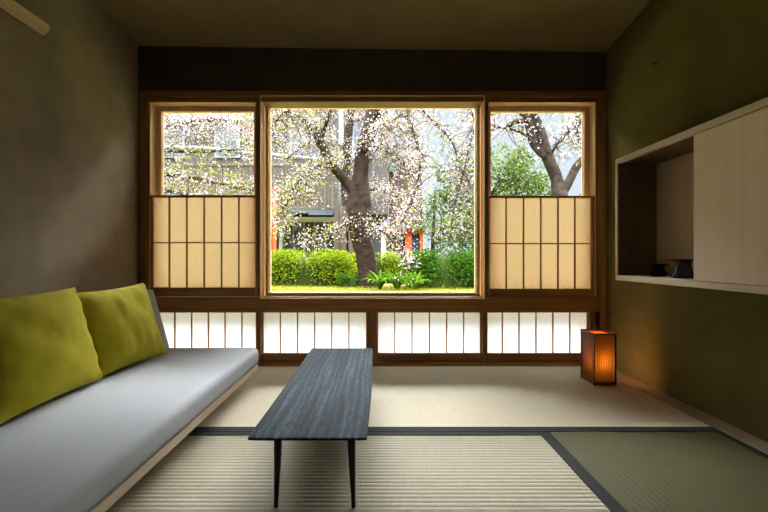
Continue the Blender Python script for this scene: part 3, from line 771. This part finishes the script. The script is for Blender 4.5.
b.build('balcony_railing', slatm, hs)
MB().box(wx(176, d-.9), wx(344, d-.9), d-.95, d, wz(213, d-.9), wz(209, d-.9)).build('balcony_slab', slate, hs)
b = MB(); b.tube([P(150, 147, 13.6), P(205, 148.5, 13.6), P(250, 153, 13.6), P(340, 162, 13.6)], [.075]*4, 8)
b.build('gutter_pipe', pipe_m, hs, 0, True)
MB().box(wx(278, d), wx(338, d), d-.6, d+.6, wz(219.5, d-.6), wz(217, d-.6)).build('canopy', whitep, hs)
f_ = MB().box(wx(281, d), wx(333, d), d+.52, d+.6, g0, wz(220, d)).build('shutter_door', darkd, hs)
b = MB()
for px in (290, 301, 312, 323): b.box(wx(px, d), wx(px+1.2, d), d+.48, d+.52, g0, wz(221, d))
b.build('door_stile', pipe_m, f_)
MB().box(wx(277, d), wx(280.5, d), d+.3, d+.6, g0, wz(218, d)).build('door_jamb', whitep, hs)
for px, py0, py1 in ((313, 215, 210),):
    MB().box(wx(px, d), wx(336, d), d-1.0, d-.96, wz(py0, d-1), wz(py1, d-1)).build('fascia_board', slate, hs)

d = 18.0
mb_ = thing('apartment_building', 'distant brown and grey building beyond the old trunk, cabinet side', 'building', (wx(405, d), d+2, g0))
MB().box(wx(389, d), wx(422, d), d, d+4, g0, wz(165, d)).build('lower_wall', brownp, mb_)
MB().box(wx(388, d), wx(414, d), d+.3, d+4, wz(165, d), wz(128, d)).build('upper_wall', hw0, mb_)
for py in (140, 152): MB().box(wx(390, d), wx(413, d), d-.4, d-.3, wz(py+7, d), wz(py, d)).build('balcony_front', pipe_m, mb_)
MB().box(wx(389, d), wx(396, d), d-.3, d+.3, wz(172, d), wz(132, d)).build('corner_panel', teal, mb_)

d = 13.0
pv = thing('garden_pavilion', 'small vermilion pavilion with navy curtain behind the green hedge', 'pavilion', (wx(403, d), d, g0))
MB().box(wx(379, d), wx(426, d), d-.5, d+1.2, wz(230, d), wz(226.5, d)).build('roof', rooft, pv)
MB().box(wx(382, d), wx(424, d), d-.3, d-.2, wz(233.5, d), wz(230, d)).build('beam', verm, pv)
MB().box(wx(381, d), wx(386, d), d-.3, d-.1, g0, wz(230, d)).build('pillar', whitep, pv)
for a, b_ in ((405, 411), (419, 422)): MB().box(wx(a, d), wx(b_, d), d-.3, d-.15, g0, wz(233, d)).build('pillar', verm, pv)
MB().box(wx(411.3, d), wx(418.7, d), d-.24, d-.21, wz(257, d), wz(234, d)).build('curtain', navy, pv)
MB().box(wx(384, d), wx(424, d), d+.9, d+1.0, g0, wz(230, d)).build('rear_wall', brownp, pv)

for (a, b_, py, lab) in ((334, 339, 200, 'narrow brown timber post nearest the shutter door'), (342, 346, 206, 'thin brown timber post in the middle of the trio by the trunk'), (348.5, 355.5, 198, 'widest brown timber post, touching the pale cherry trunk in view')):
    dd = 12.0; o = MB().box(wx(a, dd), wx(b_, dd), dd, dd+.2, g0, wz(py, dd)).build('timber_post', brownp, None, .01); tag(o, lab, 'post')
dd = 11.4; o = MB().box(wx(272.6, dd), wx(275.6, dd), dd, dd+.09, g0, wz(188, dd)).build('vermilion_post', verm, None, .008); tag(o, 'slender vermilion post at the picture window edge on the sofa side', 'post')
dd = 13.2; o = MB().tube([P(341, 262, dd), P(341, 180, dd), P(341, 60, dd)], [.085, .08, .07], 10).build('utility_pole', pipe_m, None, 0, True); tag(o, 'slim grey utility pole rising behind the cherry limbs', 'pole')
# far trees that close the view
for px, r, py, lab in ((500, 60, 215, 'hazy far tree past the pavilion behind the leafy tree'), (610, 70, 220, 'hazy far tree behind the forked cherry')):
    dd = 22; leaf_tree(lab, [(px, 268), (px, 250), (px, 230)], [6, 5, 4], dd, [(px-r*.5, py+10, r*.5, dd, 1), (px+r*.5, py+8, r*.5, dd, 1), (px, py-8, r*.5, dd, 1), (px, py+22, r*.6, dd, 1)], 900, .22, tree_leaf)

# ============================================================ LIGHT, WORLD, CAMERA
w = bpy.data.worlds.new('sky'); S.world = w; w.use_nodes = True
bg = w.node_tree.nodes['Background']; nt = w.node_tree
tc = nt.nodes.new('ShaderNodeTexCoord'); sx = nt.nodes.new('ShaderNodeSeparateXYZ'); nt.links.new(tc.outputs['Generated'], sx.inputs[0])
mr = nt.nodes.new('ShaderNodeMapRange'); mr.interpolation_type = 'SMOOTHSTEP'       # overhead sky boosted to light the room, paler blue towards the horizon
mr.inputs['From Min'].default_value = .34; mr.inputs['From Max'].default_value = .92; mr.inputs['To Min'].default_value = 0; mr.inputs['To Max'].default_value = 1
mc = nt.nodes.new('ShaderNodeMix'); mc.data_type = 'RGBA'; mc.clamp_factor = False
mc.inputs[6].default_value = (.70, .78, .86, 1); mc.inputs[7].default_value = (50, 49, 49, 1)
nt.links.new(sx.outputs['Z'], mr.inputs['Value']); nt.links.new(mr.outputs['Result'], mc.inputs[0]); nt.links.new(mc.outputs[2], bg.inputs['Color'])
bg.inputs['Strength'].default_value = 1.0
sd = bpy.data.lights.new('sun', 'SUN'); sd.energy = 6; sd.color = (1, .95, .86); sd.angle = .03
so = bpy.data.objects.new('sun', sd); COL.objects.link(so); so.location = (6, 6, 9)
so.rotation_euler = Vector((.8, .18, 1.0)).to_track_quat('Z', 'Y').to_euler()

cd = bpy.data.cameras.new('camera'); cd.sensor_width = 36; cd.lens = F*36/768; cd.shift_x = 6/768; cd.shift_y = 1/768; cd.clip_start = .02
co = bpy.data.objects.new('camera', cd); COL.objects.link(co); co.location = (0, 0, FH); co.rotation_euler = (math.pi/2, 0, 0)
S.camera = co
S.view_settings.view_transform = 'Standard'; S.view_settings.look = 'None'; S.view_settings.exposure = 0.2; S.view_settings.gamma = 1
S.view_settings.use_curve_mapping = False
S.cycles.use_denoising = True
S.cycles.max_bounces = 12; S.cycles.diffuse_bounces = 6; S.cycles.transparent_max_bounces = 12
S.cycles.sample_clamp_indirect = 6
